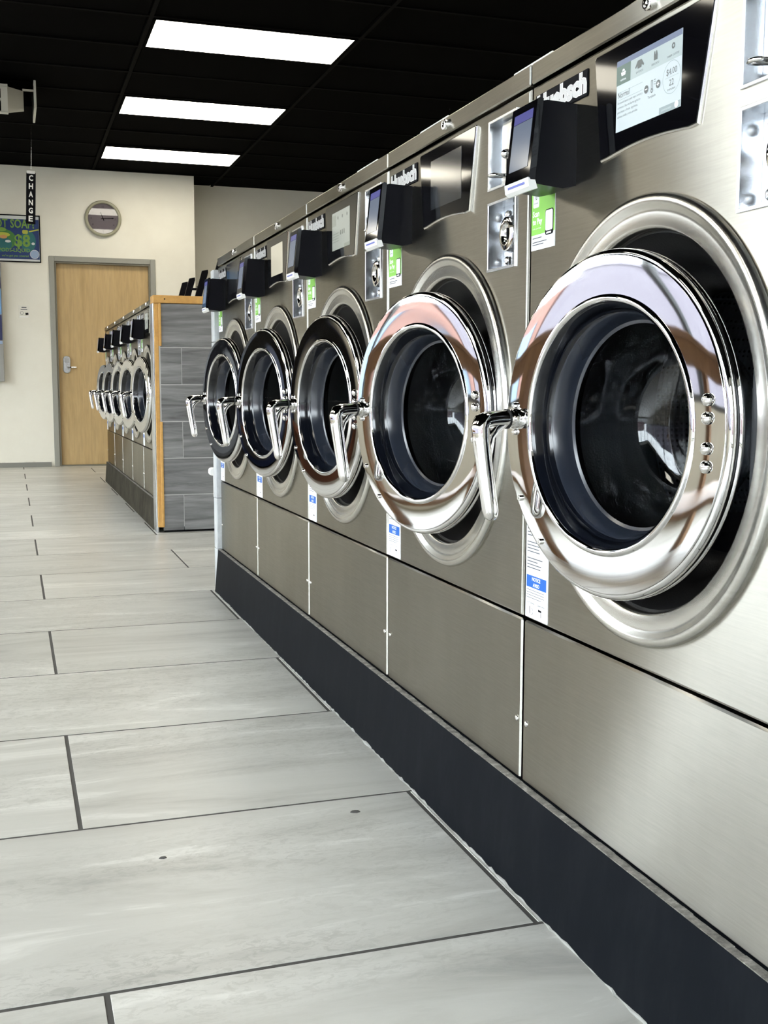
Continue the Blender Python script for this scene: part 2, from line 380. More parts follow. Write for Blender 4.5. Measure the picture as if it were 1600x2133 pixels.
DIFF = mat('lit_diffuser', (0.9, 0.9, 0.86), 0.5, emit=(1.0, 0.93, 0.77), estr=7.8)
b = MB(); b.box(-.582, .582, -.268, .268, -.004, .004, .001); md = b.mesh('diffuser', DIFF)
b = MB()
for q in ((-.597, .597, -.283, -.268), (-.597, .597, .268, .283), (-.597, -.582, -.268, .268), (.582, .597, -.268, .268)): b.box(q[0], q[1], q[2], q[3], -.008, .03)
mf = b.mesh('frame', CEIL)
names = {(1.425, 6.87): 'lit ceiling panel farthest from the cream wall with the clock', (1.425, 8.63): 'lit ceiling panel second from the cream wall with the clock', (1.425, 10.38): 'lit ceiling panel closest to the cream wall with the clock'}
for x, y in LIGHTS:
    nth = {10.38: 'closest to', 8.63: 'second from', 6.87: 'third from', 5.12: 'fourth from', 3.36: 'fifth from', 1.6: 'sixth from'}[y]
    lb = names.get((x, y)) or (('lit ceiling panel above the washers, %s the clock wall' if x > 0 else 'lit ceiling panel by the windows, %s the clock wall') % nth)
    seen = (x, y) in names
    tail = '' if seen else '_%s_%s_offscreen' % ('over_washers' if x > 0 else 'by_windows', nth.split()[0])
    e = empty('ceiling_light' + tail, (x, y, ZC)); tag(e, lb, 'light', 'rectangular ceiling light panels')
    obj('frame', mf, e); obj('diffuser' + tail, md, e)

# back wall with the door opening
DX0, DX1, DZ = 0.43, 1.33, 1.955
b = MB()
b.box(XL, DX0 - .05, YB, YB + .15, -.05, ZC + .05); b.box(DX1 + .05, 1.77, YB, YB + .15, -.05, ZC + .05); b.box(DX0 - .05, DX1 + .05, YB, YB + .15, DZ + .05, ZC + .05)
b.box(1.62, 1.77, YB + .15, YB2, -.05, ZC + .05)
wb = b.build('wall_back', WALL); wb['kind'] = 'structure'
GREYPAINT = mat('grey_frame_paint', (0.27, 0.268, 0.24), 0.5)
OLIVE = mat('olive_jamb_paint', (0.16, 0.15, 0.115), 0.5)
b = MB(); b.box(1.70, XR, YB2, YB2 + .15, -.05, ZC + .05); o = b.build('wall_recess', WALL); o['kind'] = 'structure'
sbox('wall_right', XR, XR + .15, YF, YB2 + .1, -.05, ZC + .05, WALL)
SKIRT = mat('grey_skirting', (0.20, 0.20, 0.18), 0.7)
b = MB(); b.box(XL, DX0 - .08, YB - .008, YB, 0, .045, .002); o = b.build('baseboard_back', SKIRT); o['kind'] = 'structure'
# door
d1 = empty('door_1', ((DX0 + DX1) / 2, YB + .05, 0)); d1['kind'] = 'structure'
ox, oy = -(DX0 + DX1) / 2, -(YB + .05)
b = MB(); b.box(DX0 + .004, DX1 - .004, YB + .045, YB + .085, .012, DZ - .004, .003); b.build('door_leaf', DOORWOOD, d1, (ox, oy, 0))
b = MB()
b.box(DX0 - .05, DX0, YB - .012, YB + .13, 0, DZ + .05, .004); b.box(DX1, DX1 + .05, YB - .012, YB + .13, 0, DZ + .05, .004); b.box(DX0, DX1, YB - .012, YB + .13, DZ, DZ + .05, .004)
b.build('door_frame', GREYPAINT, d1, (ox, oy, 0))
b = MB()
b.box(DX0, DX0 + .016, YB + .0, YB + .044, 0, DZ, .002); b.box(DX1 - .016, DX1, YB, YB + .044, 0, DZ, .002); b.box(DX0 + .016, DX1 - .016, YB, YB + .044, DZ - .016, DZ, .002)
b.build('door_stop', OLIVE, d1, (ox, oy, 0))
b = MB(); b.box(DX0, DX1, YB + .01, YB + .12, 0, .012, .002); b.build('threshold', OLIVE, d1, (ox, oy, 0))
b = MB(); b.prism(rrect(.485, .555, .90, 1.065, .03), YB + .02, YB + .046, c=.004); lk = b.build('lock_plate', ZINC, d1, (ox, oy, 0))
b = MB(); b.prism(rrect(.50, .54, 1.00, 1.05, .006), YB + .014, YB + .022, c=.002); b.build('keypad', mat('keypad_grey', (.35, .36, .36), .4), lk, (ox, oy, 0)).location = (0, 0, 0)
b = MB(); b.lathe([(.0005, -.05), (.014, -.05), (.014, 0)], .52, YB + .03, .955, 16); b.tube([(.52, YB - .018, .955), (.56, YB - .02, .955), (.605, YB - .016, .955)], .009, 10)
b.build('lever', ZINC, d1, (ox, oy, 0))

# storefront: left wall and front wall with windows
FRAME = mat('dark_window_frame', (0.03, 0.035, 0.035), 0.4)
SILLM = mat('grey_sill', (0.35, 0.35, 0.36), 0.5)
WY1 = 8.75
b = MB(); b.box(XL - .15, XL, YF, WY1, -.05, .62); b.box(XL - .15, XL, YF, WY1, 2.55, ZC + .05); b.box(XL - .15, XL, WY1, YB2, -.05, ZC + .05)
o = b.build('wall_left', WALL); o['kind'] = 'structure'
b = MB(); b.box(XL - .15, XR + .15, YF - .15, YF, -.05, .10); b.box(XL - .15, XR + .15, YF - .15, YF, 2.55, ZC + .05); b.box(-.4, XR + .15, YF - .15, YF, .10, 2.55)
o = b.build('wall_front', WALL); o['kind'] = 'structure'
wn = 0
nb = 7; bw = (WY1 - YF) / nb
def window(cx, cy, w, along, z0):
    global wn; wn += 1; h = 2.55 - z0
    e = empty('window_%d' % wn, (cx, cy, z0), 0 if along == 'x' else PI / 2); e['kind'] = 'structure'
    b = MB(); t = .045
    b.box(-w / 2, -w / 2 + t, -.05, .05, 0, h); b.box(w / 2 - t, w / 2, -.05, .05, 0, h); b.box(-w / 2 + t, w / 2 - t, -.05, .05, 0, t); b.box(-w / 2 + t, w / 2 - t, -.05, .05, h - t, h)
    b.build('window_frame', FRAME, e)
    b = MB(); b.box(-w / 2 + t, w / 2 - t, -.004, .004, t, h - t); b.build('pane', PANE, e)
for i in range(nb): window(XL - .075, YF + (i + .5) * bw, bw, 'y', .62)
for i in range(3): window(XL + (i + .5) * 4.0 / 3, YF - .075, 4.0 / 3, 'x', .10)

# street outside the windows
def fac_mat(name, a, c2):
    m = mat(name, a, .8); nt, N, L, b = nodes_of(m); g2 = N.new('ShaderNodeNewGeometry'); f2 = noise(N, L, g2.outputs['Position'], 1.2, 4)
    L.new(ramp(N, L, f2, [(.35, a), (.65, c2)]), b.inputs['Base Color']); return m
b = MB(); b.box(-60, XL - .2, -60, 60, -.3, -.12); b.box(XL - .2, 60, -60, YF - .2, -.3, -.12); o = b.build('street_ground', fac_mat('pale_pavement', (.15, .15, .15), (.18, .18, .18))); o['kind'] = 'structure'
b = MB(); b.box(-20, -15, -14, 16.0, -.12, 3.1); b.box(-20, -14.9, -14, 16.0, 3.1, 3.3)
o = b.build('street_building', fac_mat('lavender_render', (.095, .085, .105), (.11, .10, .12))); tag(o, 'lavender rendered building across the street outside the windows', 'building')
b = MB(); b.box(-20, -15, 16.2, 28, -.12, 2.7); b.box(-15.05, -14.9, 16.8, 19, .2, 2.0, 0, 1); b.box(-15.05, -14.9, 20, 22.5, .2, 2.0, 0, 2)
o = b.build('street_building', [fac_mat('brick_red_render', (.13, .06, .045), (.16, .085, .07)), mat('shop_blue', (.09, .13, .18), .5), mat('shop_yellow', (.2, .17, .07), .5)]); tag(o, 'brick red shop building across the street outside the windows', 'building')
b = MB(); b.box(-12, 12, -18, -14, -.12, 3.0); o = b.build('street_building', fac_mat('dusty_pink_render', (.12, .08, .085), (.14, .095, .10))); tag(o, 'dusty pink building facing the front windows', 'building')

# ------------------------------------------------------------------ washer
W = 0.66; ZB = 0.161; CU, CZ = 0.322, 0.731; HU = 0.572; LH = HU - CU
OFF = (0, 0, -ZB)
P = {}
def panel_mesh():
    bm = bmesh.new()
    def loop(pts, y): return [bm.verts.new((p[0], y, p[1])) for p in pts]
    def edges(vs): return [bm.edges.new((vs[i], vs[(i + 1) % len(vs)])) for i in range(len(vs))]
    def strip(a, c2):
        for i in range(len(a)):
            j = (i + 1) % len(a); bm.faces.new((a[i], a[j], c2[j], c2[i]))
    rect = lambda x0, x1, z0, z1, i=0: [(x0 + i, z0 + i), (x1 - i, z0 + i), (x1 - i, z1 - i), (x0 + i, z1 - i)]
    E = []; x0, x1, z0, z1 = .0045, .6555, .424, 1.2115
    l0 = loop(rect(x0, x1, z0, z1, .0035), 0); l1 = loop(rect(x0, x1, z0, z1, .001), .0012); l2 = loop(rect(x0, x1, z0, z1), .004); l3 = loop(rect(x0, x1, z0, z1), .045)
    E += edges(l0); strip(l0, l1); strip(l1, l2); strip(l2, l3)
    c0 = loop(circ(CU, CZ, .268, 72), 0); E += edges(c0)
    for (a, b2, c2, d) in ((.511, .612, 1.090, 1.193), (.511, .612, .963, 1.066)):
        h0 = loop(rect(a, b2, c2, d), 0); h1 = loop(rect(a, b2, c2, d), .004); E += edges(h0); strip(h0, h1)
    bmesh.ops.triangle_fill(bm, use_beauty=True, use_dissolve=False, edges=E)
    bm.normal_update(); bmesh.ops.translate(bm, verts=bm.verts, vec=(0, 0, -ZB))
    me = bpy.data.meshes.new('front_panel'); bm.to_mesh(me); bm.free(); me.materials.append(STEEL)
    bm = bmesh.new(); bm.from_mesh(me); bmesh.ops.recalc_face_normals(bm, faces=bm.faces); bm.to_mesh(me); bm.free()
    return me
P['front_panel'] = panel_mesh()
b = MB()
for q in ((.007, .012, .03, .74, .163, 1.214), (.648, .653, .03, .74, .163, 1.214), (.012, .648, .735, .74, .163, 1.214), (.012, .648, .03, .735, .163, .168)): b.box(*q)
P['cabinet'] = b.mesh('cabinet', STEEL, OFF)
b = MB(); b.box(.0045, .6555, 0, .03, .163, .4195, .0028); P['lower_panel'] = b.mesh('lower_panel', STEEL, OFF, 30)
b = MB(); b.box(.0025, .6575, -.0015, .74, 1.2165, 1.246, .002); P['top_cover'] = b.mesh('top_cover', STEEL, OFF, 30)
b = MB(); b.lathe([(.0095, 0), (.0095, -.006), (.008, -.0075), (.0062, -.0075), (.0058, -.004), (.0005, -.004)], .326, -.0015, 1.2315, 20); b.box(.3252, .3268, -.0062, -.0045, 1.2285, 1.2345, 0, 1)
P['cover_lock'] = b.mesh('cover_lock', [CHROME, INK], OFF)
b = MB(); b.lathe([(.2705, .006), (.2785, .0005), (.2785, -.003), (.2765, -.0065), (.2735, -.0085), (.2695, -.0090), (.2655, -.0080), (.2600, -.0045), (.255, -.0035), (.2400, -.0045), (.2365, -.0025), (.2350, .002), (.2350, .014)], CU, 0, CZ, 96)
P['porthole_trim'] = b.mesh('porthole_trim', STEEL_TRIM, OFF, 50)
b = MB(); b.lathe([(.2355, .012), (.232, .011), (.226, .022), (.212, .036), (.200, .058), (.192, .085), (.176, .10), (.168, .105), (.166, .125)], CU, 0, CZ, 72); P['gasket'] = b.mesh('gasket', RUBBER, OFF, 60)
b = MB(); b.lathe([(.168, .118), (.21, .122), (.252, .13), (.256, .14), (.256, .50), (.25, .51), (.0005, .515)], CU, 0, CZ, 72); P['drum'] = b.mesh('drum', DRUM, OFF, 50)
b = MB()
b.prism([(-.03, -.25), (.03, -.25), (.018, -.19), (-.018, -.19)], .16, .48, c=.006); P['lifter'] = b.mesh('lifter', mat('drum_lifter', (.45, .46, .48), .25, 1.0))
b = MB(); b.box(.536, .5545, .006, .06, .662, .80, .002); b.box(.524, .540, .014, .06, .685, .777, .002); P['hinge'] = b.mesh('hinge', DARKP, OFF)
# door (origin on the hinge axis, front face at y = -0.016)
DY = -.016; DZC = .728 - ZB
b = MB()
for prof in ([(.150, .02), (.1500, .004), (.1512, .0012), (.1535, -.0006), (.1562, -.0010), (.1584, .0003), (.1592, .0018), (.1602, .0023)],
             [(.1602, .0023), (.170, .0020), (.180, .0017), (.190, .0015), (.198, .0015), (.2055, .0016)],
             [(.2055, .0016), (.2063, .0020), (.2068, .0030), (.2070, .0036), (.2085, .0036), (.2105, .0044), (.2125, .0062), (.2138, .0090), (.2142, .0120), (.2138, .0150), (.2125, .0165), (.2118, .0172), (.2130, .0182), (.2142, .0200), (.2142, .0225), (.2125, .0245), (.205, .025), (.150, .043)]):
    b.lathe(prof, -LH, DY, DZC, 112)
P['door'] = b.mesh('door', MIRROR, (0, 0, 0), 60)
b = MB(); b.lathe([(.1503, .003), (.1470, .006), (.1445, .022), (.142, .028), (.1395, .030)], -LH, DY, DZC, 72); P['window_rim'] = b.mesh('window_rim', WINRIM, (0, 0, 0), 40)
b = MB(); b.lathe([(.1400, .0295), (.137, .032), (.1335, .050), (.1310, .056), (.1270, .058)], -LH, DY, DZC, 72); P['glass_seal'] = b.mesh('glass_seal', GREYRIM, (0, 0, 0), 40)
b = MB(); b.lathe([(.150, .05), (.138, .075), (.130, .062), (.1275, .0575)], -LH, DY, DZC, 72); P['glass_ring'] = b.mesh('glass_ring', WINRIM, (0, 0, 0), 40)
b = MB(); b.lathe([(.1290, .058), (.1255, .075), (.119, .112), (.112, .140), (.101, .157), (.085, .166), (.05, .171), (.0005, .172), (.0005, .177), (.05, .176), (.087, .171), (.104, .162), (.116, .143), (.1235, .113), (.130, .075), (.134, .060)], -LH, DY, DZC, 64)
P['door_glass'] = b.mesh('door_glass', GLASS, (0, 0, 0), 60)
hx, hz = -LH - .184, .733 - ZB
b = MB()
b.lathe([(.014, .004), (.0145, -.004), (.0125, -.006), (.0118, -.010), (.0118, -.03)], hx, DY, hz, 24)
ln = [(hx, DY - .006, hz), (hx, DY - .030, hz), (hx, DY - .044, hz - .001), (hx, DY - .0535, hz - .004), (hx, DY - .0565, hz - .012), (hx, DY - .0545, hz - .030), (hx, DY - .0500, hz - .060), (hx, DY - .0440, hz - .095), (hx, DY - .0390, hz - .124), (hx, DY - .0378, hz - .132), (hx, DY - .0374, hz - .1365), (hx, DY - .0373, hz - .138)]
b.tube(ln, [.0115, .0115, .012, .0125, .0128, .0118, .0110, .0108, .0108, .0095, .0062, .002], 20, flat=1.12)
b.tube([(hx, DY - .022, hz - .006), (hx, DY - .034, hz - .012), (hx, DY - .044, hz - .024), (hx, DY - .047, hz - .040)], [.008, .0085, .0085, .007], 14, flat=1.2)
P['handle'] = b.mesh('handle', CHROME, (0, 0, 0), 60)
b = MB(); b.lathe([(.0125, -.0125), (.0138, -.0135), (.0138, -.0155), (.0125, -.0165)], hx, DY, hz, 24); P['handle_ring'] = b.mesh('handle_ring', RUBBER)
b = MB(); b.dome(0, 0, 0, .0072, .0052, 16); P['rivet'] = b.mesh('rivet', CHROME2, (0, 0, 0), 60)
b = MB(); b.lathe([(.0042, .001), (.0042, -.0025), (.0036, -.0032), (.0018, -.0032), (.0016, -.0015), (.0002, -.0015)], 0, 0, 0, 12); P['bolt'] = b.mesh('bolt', CHROME2)
b = MB(); b.dome(0, 0, 0, .0052, .003, 14); P['screw'] = b.mesh('screw', CHROME2, (0, 0, 0), 60)
# control panel
arc = [(.433 - (.433 - .215) * i / 14, 1.0655 + .0075 * math.sin(PI * i / 14)) for i in range(15)]
cp = [(.199, 1.203), (.4605, 1.203), (.4635, 1.2005), (.4345, 1.068)] + arc[1:-1] + [(.2145, 1.0665), (.1955, 1.1995)]
b = MB(); b.prism(cp, -.0035, .001, c=.0018); P['panel_bezel'] = b.mesh('control_bezel', CHROME2, OFF)
cc = (.329, 1.137); cpi = [(cc[0] + (x - cc[0]) * .982, cc[1] + (z - cc[1]) * .972) for x, z in cp]
b = MB(); b.prism(cpi, -.0045, -.001, c=.0008); P['control_panel'] = b.mesh('control_panel', BLACKG, OFF)
SX0, SX1, SZ0, SZ1 = .256, .401, 1.095, 1.181
YD = -.00485
def display(kind):
    b = MB(); w, h = SX1 - SX0, SZ1 - SZ0
    U = lambda t: SX0 + w * t
    V = lambda t: SZ0 + h * t
    rq = lambda x0, x1, z0, z1, mi, y=YD - .0002: b.poly([(U(x0), V(z0)), (U(x1), V(z0)), (U(x1), V(z1)), (U(x0), V(z1))], y, mi)
    SC = lambda n, c, e: mat('screen_' + n, tuple(x * .3 for x in c), .25, emit=c, estr=e)
    if kind == 'menu':
        ms = [SC('pale', (.46, .54, .58), .75), SC('tabs', (.34, .42, .44), .75), SC('green', (.06, .12, .11), .75), SC('bar', (.10, .14, .24), .75), SC('ink', (.07, .09, .10), .75), SC('white', (.75, .82, .85), .75), SC('grey', (.24, .31, .33), .75)]
        b.box(SX0, SX1, YD, YD + .002, SZ0, SZ1, 0, 0)
        rq(0, 1, .92, 1, 3); rq(0, 1, .655, .92, 1); rq(0, .23, .655, .92, 2, YD - .0004)
        y = YD - .0006
        T = lambda s, x, z, hh, mi, al='CENTER', wd=None, bo=0: b.text(s, U(x), V(z), hh * h, y, mi, None if wd is None else wd * w, bo, al)
        T('NORMAL', .115, .70, .028, 5); T('SINTETICO', .375, .70, .028, 4); T('DELICADO', .62, .70, .028, 4); T('SABER COSTES', .88, .70, .026, 4, wd=.17)
        # icons: basket, jacket, vest, gear
        b.poly([(U(.085), V(.77)), (U(.145), V(.77)), (U(.155), V(.82)), (U(.075), V(.82))], y, 5); b.poly([(U(.09), V(.83)), (U(.14), V(.83)), (U(.125), V(.86)), (U(.105), V(.86))], y, 5)
        b.poly([(U(.345), V(.76)), (U(.405), V(.76)), (U(.41), V(.80)), (U(.435), V(.77)), (U(.445), V(.79)), (U(.405), V(.87)), (U(.345), V(.87)), (U(.305), V(.79)), (U(.315), V(.77)), (U(.34), V(.80))], y, 4)
        b.poly([(U(.595), V(.76)), (U(.65), V(.76)), (U(.65), V(.83)), (U(.64), V(.88)), (U(.63), V(.88)), (U(.62), V(.83)), (U(.61), V(.88)), (U(.60), V(.88)), (U(.595), V(.83))], y, 4)
        b.lathe([(.0016, 0), (.0036, 0)], U(.88), y, V(.83), 10, 4)
        T('Normal', .03, .47, .085, 4, 'LEFT', .19)
        rq(.03, .43, .545, .55, 6); rq(.03, .43, .44, .445, 6)
        for i, (s_, wd) in enumerate((('Un lavado basico para ropa comun y', .40), ('corriente. Usa una fuerte agitacion', .37), ('para limpiar a fondo, algodones,', .33), ('sabanas, toallas y otras prendas.', .33))): T(s_, .03, .385 - .065 * i, .034, 4, 'LEFT', wd)
        b.lathe([(.0005, 0), (.0048, 0)], U(.49), y, V(.42), 20, 4); b.lathe([(.0005, 0), (.0048, 0)], U(.67), y, V(.42), 20, 4)
        y2 = y - .0002
        rq(.472, .508, .412, .428, 5, y2); rq(.652, .688, .412, .428, 5, y2); rq(.664, .676, .392, .448, 5, y2)
        b.lathe([(.0014, 0), (.0026, 0)], U(.575), y, V(.37), 14, 4); rq(.562, .568, .39, .50, 4, y); rq(.582, .588, .39, .50, 4, y); rq(.562, .588, .50, .51, 4, y)
        for i in range(3): rq(.605, .63, .44 + .03 * i, .447 + .03 * i, 4, y)
        T('Templado', .575, .28, .036, 4)
        b.lathe([(.0180, 0), (.0186, 0)], U(.865), y, V(.43), 40, 6)
        T('$4.00', .865, .47, .085, 4, wd=.15); rq(.77, .96, .437, .441, 6); T('22', .865, .325, .085, 4); T('minutos', .865, .265, .034, 4, wd=.11)
        rq(.69, 1, 0, .09, 6); T('comenzar', .80, .03, .034, 0, wd=.15); b.lathe([(.0005, 0), (.0040, 0)], U(.945), y, V(.05), 18, 5)
        return b.mesh('display', ms, OFF, 0, False)
    if kind == 'dark':
        b.box(SX0, SX1, YD, YD + .002, SZ0, SZ1, 0, 0); return b.mesh('display', mat('screen_off', (.014, .016, .02), .10, 0, .6), OFF, 0)
    if kind == 'faint':
        ms = [SC('faint_pale', (.27, .29, .26), .8), SC('faint_tab', (.20, .22, .19), .8), SC('faint_ink', (.10, .11, .10), .8)]
        b.box(SX0, SX1, YD, YD + .002, SZ0, SZ1, 0, 0); rq(0, .23, .64, .93, 1)
        for x in (.35, .6, .86): b.lathe([(.0005, 0), (.004, 0)], U(x), YD - .0003, V(.83), 10, 2)
        for x in (.47, .57, .67): rq(x, x + .05, .36, .48, 2)
        for i in range(4): rq(.03, .4, .42 - .07 * i, .44 - .07 * i, 1)
        rq(.7, 1, 0, .09, 1); return b.mesh('display', ms, OFF, 0, False)
    b.box(SX0, SX1, YD, YD + .002, SZ0, SZ1, 0, 0); return b.mesh('display', SC('cream', (.46, .43, .34), .75), OFF, 0)
for k in ('menu', 'dark', 'faint', 'cream'): P['display_' + k] = display(k)
# badge
b = MB(); b.box(.019, .173, -.002, .001, 1.161, 1.196, .0007, 0); P['badge'] = b.mesh('badge', INK, OFF)
b = MB(); b.text('Huebsch', .098, 1.1675, .026, -.0026, 0, .146, .045); b.v = [(x, y, z) for x, y, z in b.v]; b2 = MB(); b2.text('Huebsch', .098, 1.1675, .026, -.0023, 0, .149, .07)
b.add(b2.v, b2.f, 1); P['lettering'] = b.mesh('lettering', [SILVER, WHITEINK], OFF, 0, False)
# coin slot tray and coin vault tray
def tray(x0, x1, z0, z1, d):
    b = MB(); t = .003
    b.box(x0 - t, x0 + .0015, -.0025, d, z0 - t, z1 + t, .0006); b.box(x1 - .0015, x1 + t, -.0025, d, z0 - t, z1 + t, .0006); b.box(x0, x1, -.0025, d, z0 - t, z0 + .0015, .0006); b.box(x0, x1, -.0025, d, z1 - .0015, z1 + t, .0006)
    b.box(x0 - t, x1 + t, d, d + .003, z0 - t, z1 + t); return b
b = tray(.511, .612, 1.090, 1.193, .022); P['coin_tray'] = b.mesh('coin_tray', ZINC, OFF)
b = MB(); b.box(.535, .61, .010, .0225, 1.093, 1.19, .001); b.box(.5555, .558, .0085, .0103, 1.100, 1.132, 0, 1); b.box(.566, .5675, .0085, .0103, 1.145, 1.175, 0, 2)
b.text('Quarters', .583, 1.178, .0058, .0096, 1); b.text('Only', .583, 1.170, .0058, .0096, 1)
P['coin_plate'] = b.mesh('coin_plate', [STEEL_TRIM, INK, WHITEINK], OFF, 30)
b = MB(); b.dome(.552, .010, 1.140, .0075, .009, 16); P['coin_knob'] = b.mesh('coin_knob', CHROME2, OFF, 60)
b = MB(); b.tube([(.548, .012, 1.108), (.548, -.006, 1.108), (.545, -.011, 1.108), (.538, -.0125, 1.108), (.532, -.010, 1.108), (.531, -.002, 1.108), (.537, .010, 1.108)], .0026, 8, up=Vector((0, 0, 1))); P['return_lever'] = b.mesh('return_lever', CHROME2, OFF, 60)
b = tray(.511, .612, .963, 1.066, .026); P['vault_tray'] = b.mesh('vault_tray', ZINC, OFF)
b = MB(); b.box(.553, .611, .022, .0262, .967, 1.062, 0); P['vault_plate'] = b.mesh('vault_plate', mat('vault_dark', (.05, .048, .045), .3, 1.0), OFF)
b = MB(); b.lathe([(.0285, .024), (.0285, .006), (.026, -.002), (.020, -.004), (.016, -.0035), (.014, .001), (.0005, .001)], .581, 0, 1.013, 36); b.box(.579, .583, -.0005, .0015, 1.004, 1.022, 0, 1)
P['vault_lock'] = b.mesh('vault_lock', [CHROME, INK], OFF, 45)
# card reader
def side_prism(b, u0, u1, prof, mi=0, c=0.0):
    n = len(prof); v = [(u0, p[0], p[1]) for p in prof] + [(u1, p[0], p[1]) for p in prof]
    b.add(v, [tuple(range(n)), tuple(range(2 * n - 1, n - 1, -1))] + [(i, (i + 1) % n, n + (i + 1) % n, n + i) for i in range(n)], mi)
b = MB(); side_prism(b, .0705, .1435, [(.0, 1.157), (-.045, 1.159), (-.0535, 1.157), (-.0640, 1.054), (-.060, 1.0485), (-.02, 1.0445), (.0, 1.049)])
P['card_reader'] = b.mesh('card_reader', BLACKP, OFF, 20)
b = MB(); side_prism(b, .068, .146, [(-.0515, 1.160), (-.0575, 1.161), (-.0605, 1.159), (-.0715, 1.0575), (-.0690, 1.0535), (-.0625, 1.0535)]); P['reader_bezel'] = b.mesh('reader_bezel', BLACKG, OFF, 20)
tl = lambda t: (-.0606 - .0110 * (1.159 - t) / .1015 - .0004, t)
def rscreen(c1, c2):
    b = MB()
    q = lambda z0, z1, u0, u1, mi: b.add([(u0, *tl(z0)), (u1, *tl(z0)), (u1, *tl(z1)), (u0, *tl(z1))], [(0, 1, 2, 3)], mi)
    q(1.072, 1.136, .078, .137, 0); q(1.1365, 1.149, .078, .137, 1)
    return b.mesh('reader_screen', [c1, c2], OFF, 0, False)
P['reader_screen'] = rscreen(mat('reader_screen_grey', (.03, .035, .045), .12, emit=(.16, .20, .28), estr=.5), mat('reader_screen_violet', (.03, .03, .06), .12, emit=(.08, .08, .30), estr=.6))
b = MB(); side_prism(b, .069, .145, [(-.0625, 1.0545), (-.0725, 1.0565), (-.0715, 1.0445), (-.066, 1.0405), (-.058, 1.0425)]); 
b.add([(.080, -.07250, 1.0490), (.134, -.07250, 1.0490), (.134, -.07275, 1.0520), (.080, -.07275, 1.0520)], [(0, 1, 2, 3)], 1); P['reader_label'] = b.mesh('reader_label', [WHITEP, mat('violet_ink', (.12, .14, .45), .5)], OFF, 20, False)
# scan sticker
def stick(num):
    b = MB(); y = -.0008
    b.box(.009, .084, y, .0, .976, 1.058, 0, 0)
    b.poly([(.009, .998), (.084, .998), (.084, 1.058), (.009, 1.058)], y - .0002, 1)
    b.prism(rrect(.015, .034, 1.037, 1.058, .003), y - .0005, y, 0); b.text(num, .0245, 1.048, .0065, y - .0008, 3); b.text('machine', .0245, 1.0425, .002, y - .0008, 3, .013)
    b.text('Scan', .014, 1.024, .0085, y - .0005, 4, None, .03, 'LEFT'); b.text('to Pay', .014, 1.013, .0085, y - .0005, 4, None, .03, 'LEFT'); b.text('in the speed app', .014, 1.006, .0022, y - .0005, 4, .027, 0, 'LEFT')
    b.prism(rrect(.055, .080, .994, 1.030, .004), y - .0006, y, 3); b.prism(rrect(.0565, .0785, 1.000, 1.0285, .003), y - .0009, y, 0); b.poly([(.060, .9955), (.075, .9955), (.075, .998), (.060, .998)], y - .0011, 0)
    for z, wd in ((.9925, .03), (.9865, .046), (.983, .036)): b.poly([(.014, z), (.014 + wd, z), (.014 + wd, z + .0014), (.014, z + .0014)], y - .0004, 2)
    return b.mesh('scan_sticker', [WHITEPAPER, GREENPAPER, GREYINK, INK, WHITEINK], OFF, 0, False)
for i in range(1, 11): P['scan_%d' % i] = stick(str(i))
b = MB(); y = -.0008
b.box(.009, .083, y, 0, .427, .605, 0, 0)
z = .592
for k in range(20):
    if k % 5 == 4: z -= .0055; continue
    wd = random.uniform(.035, .058); b.poly([(.0135, z), (.0135 + wd, z), (.0135 + wd, z + .0015), (.0135, z + .0015)], y - .0003, 1); z -= .0048
b.poly([(.0125, .474), (.0785, .474), (.0785, .4925), (.0125, .4925)], y - .0003, 2)
b.text('NOTICE', .0455, .4850, .0055, y - .0006, 0, None, .03); b.text('AVISO', .0455, .4762, .0055, y - .0006, 0, None, .03)
for k in range(4): b.poly([(.0125, .4695 - .004 * k), (.072 - .01 * (k == 3), .4695 - .004 * k), (.072 - .01 * (k == 3), .4704 - .004 * k), (.0125, .4704 - .004 * k)], y - .0003, 1)
b.poly([(.0445, .431), (.0451, .431), (.0451, .453), (.0445, .453)], y - .0003, 1); b.text('Start/Comenzar', .028, .4490, .0028, y - .0003, 3, .026); b.text('Close/Cerrar', .062, .4490, .0028, y - .0003, 3, .026)
b.poly([(.024, .433), (.0255, .433), (.0255, .445), (.024, .445)], y - .0003, 3); b.poly([(.053, .441), (.064, .441), (.064, .4435), (.053, .4445)], y - .0003, 3); b.poly([(.062, .433), (.0632, .433), (.0632, .441), (.062, .441)], y - .0003, 3)
b.lathe([(.0042, 0), (.005, 0)], .031, y - .0003, .4375, 12, 3, a0=-PI / 2, a1=PI / 2)
P['notice'] = b.mesh('notice_sticker', [WHITEPAPER, GREYINK, BLUEPRINT, INK], OFF, 0, False)

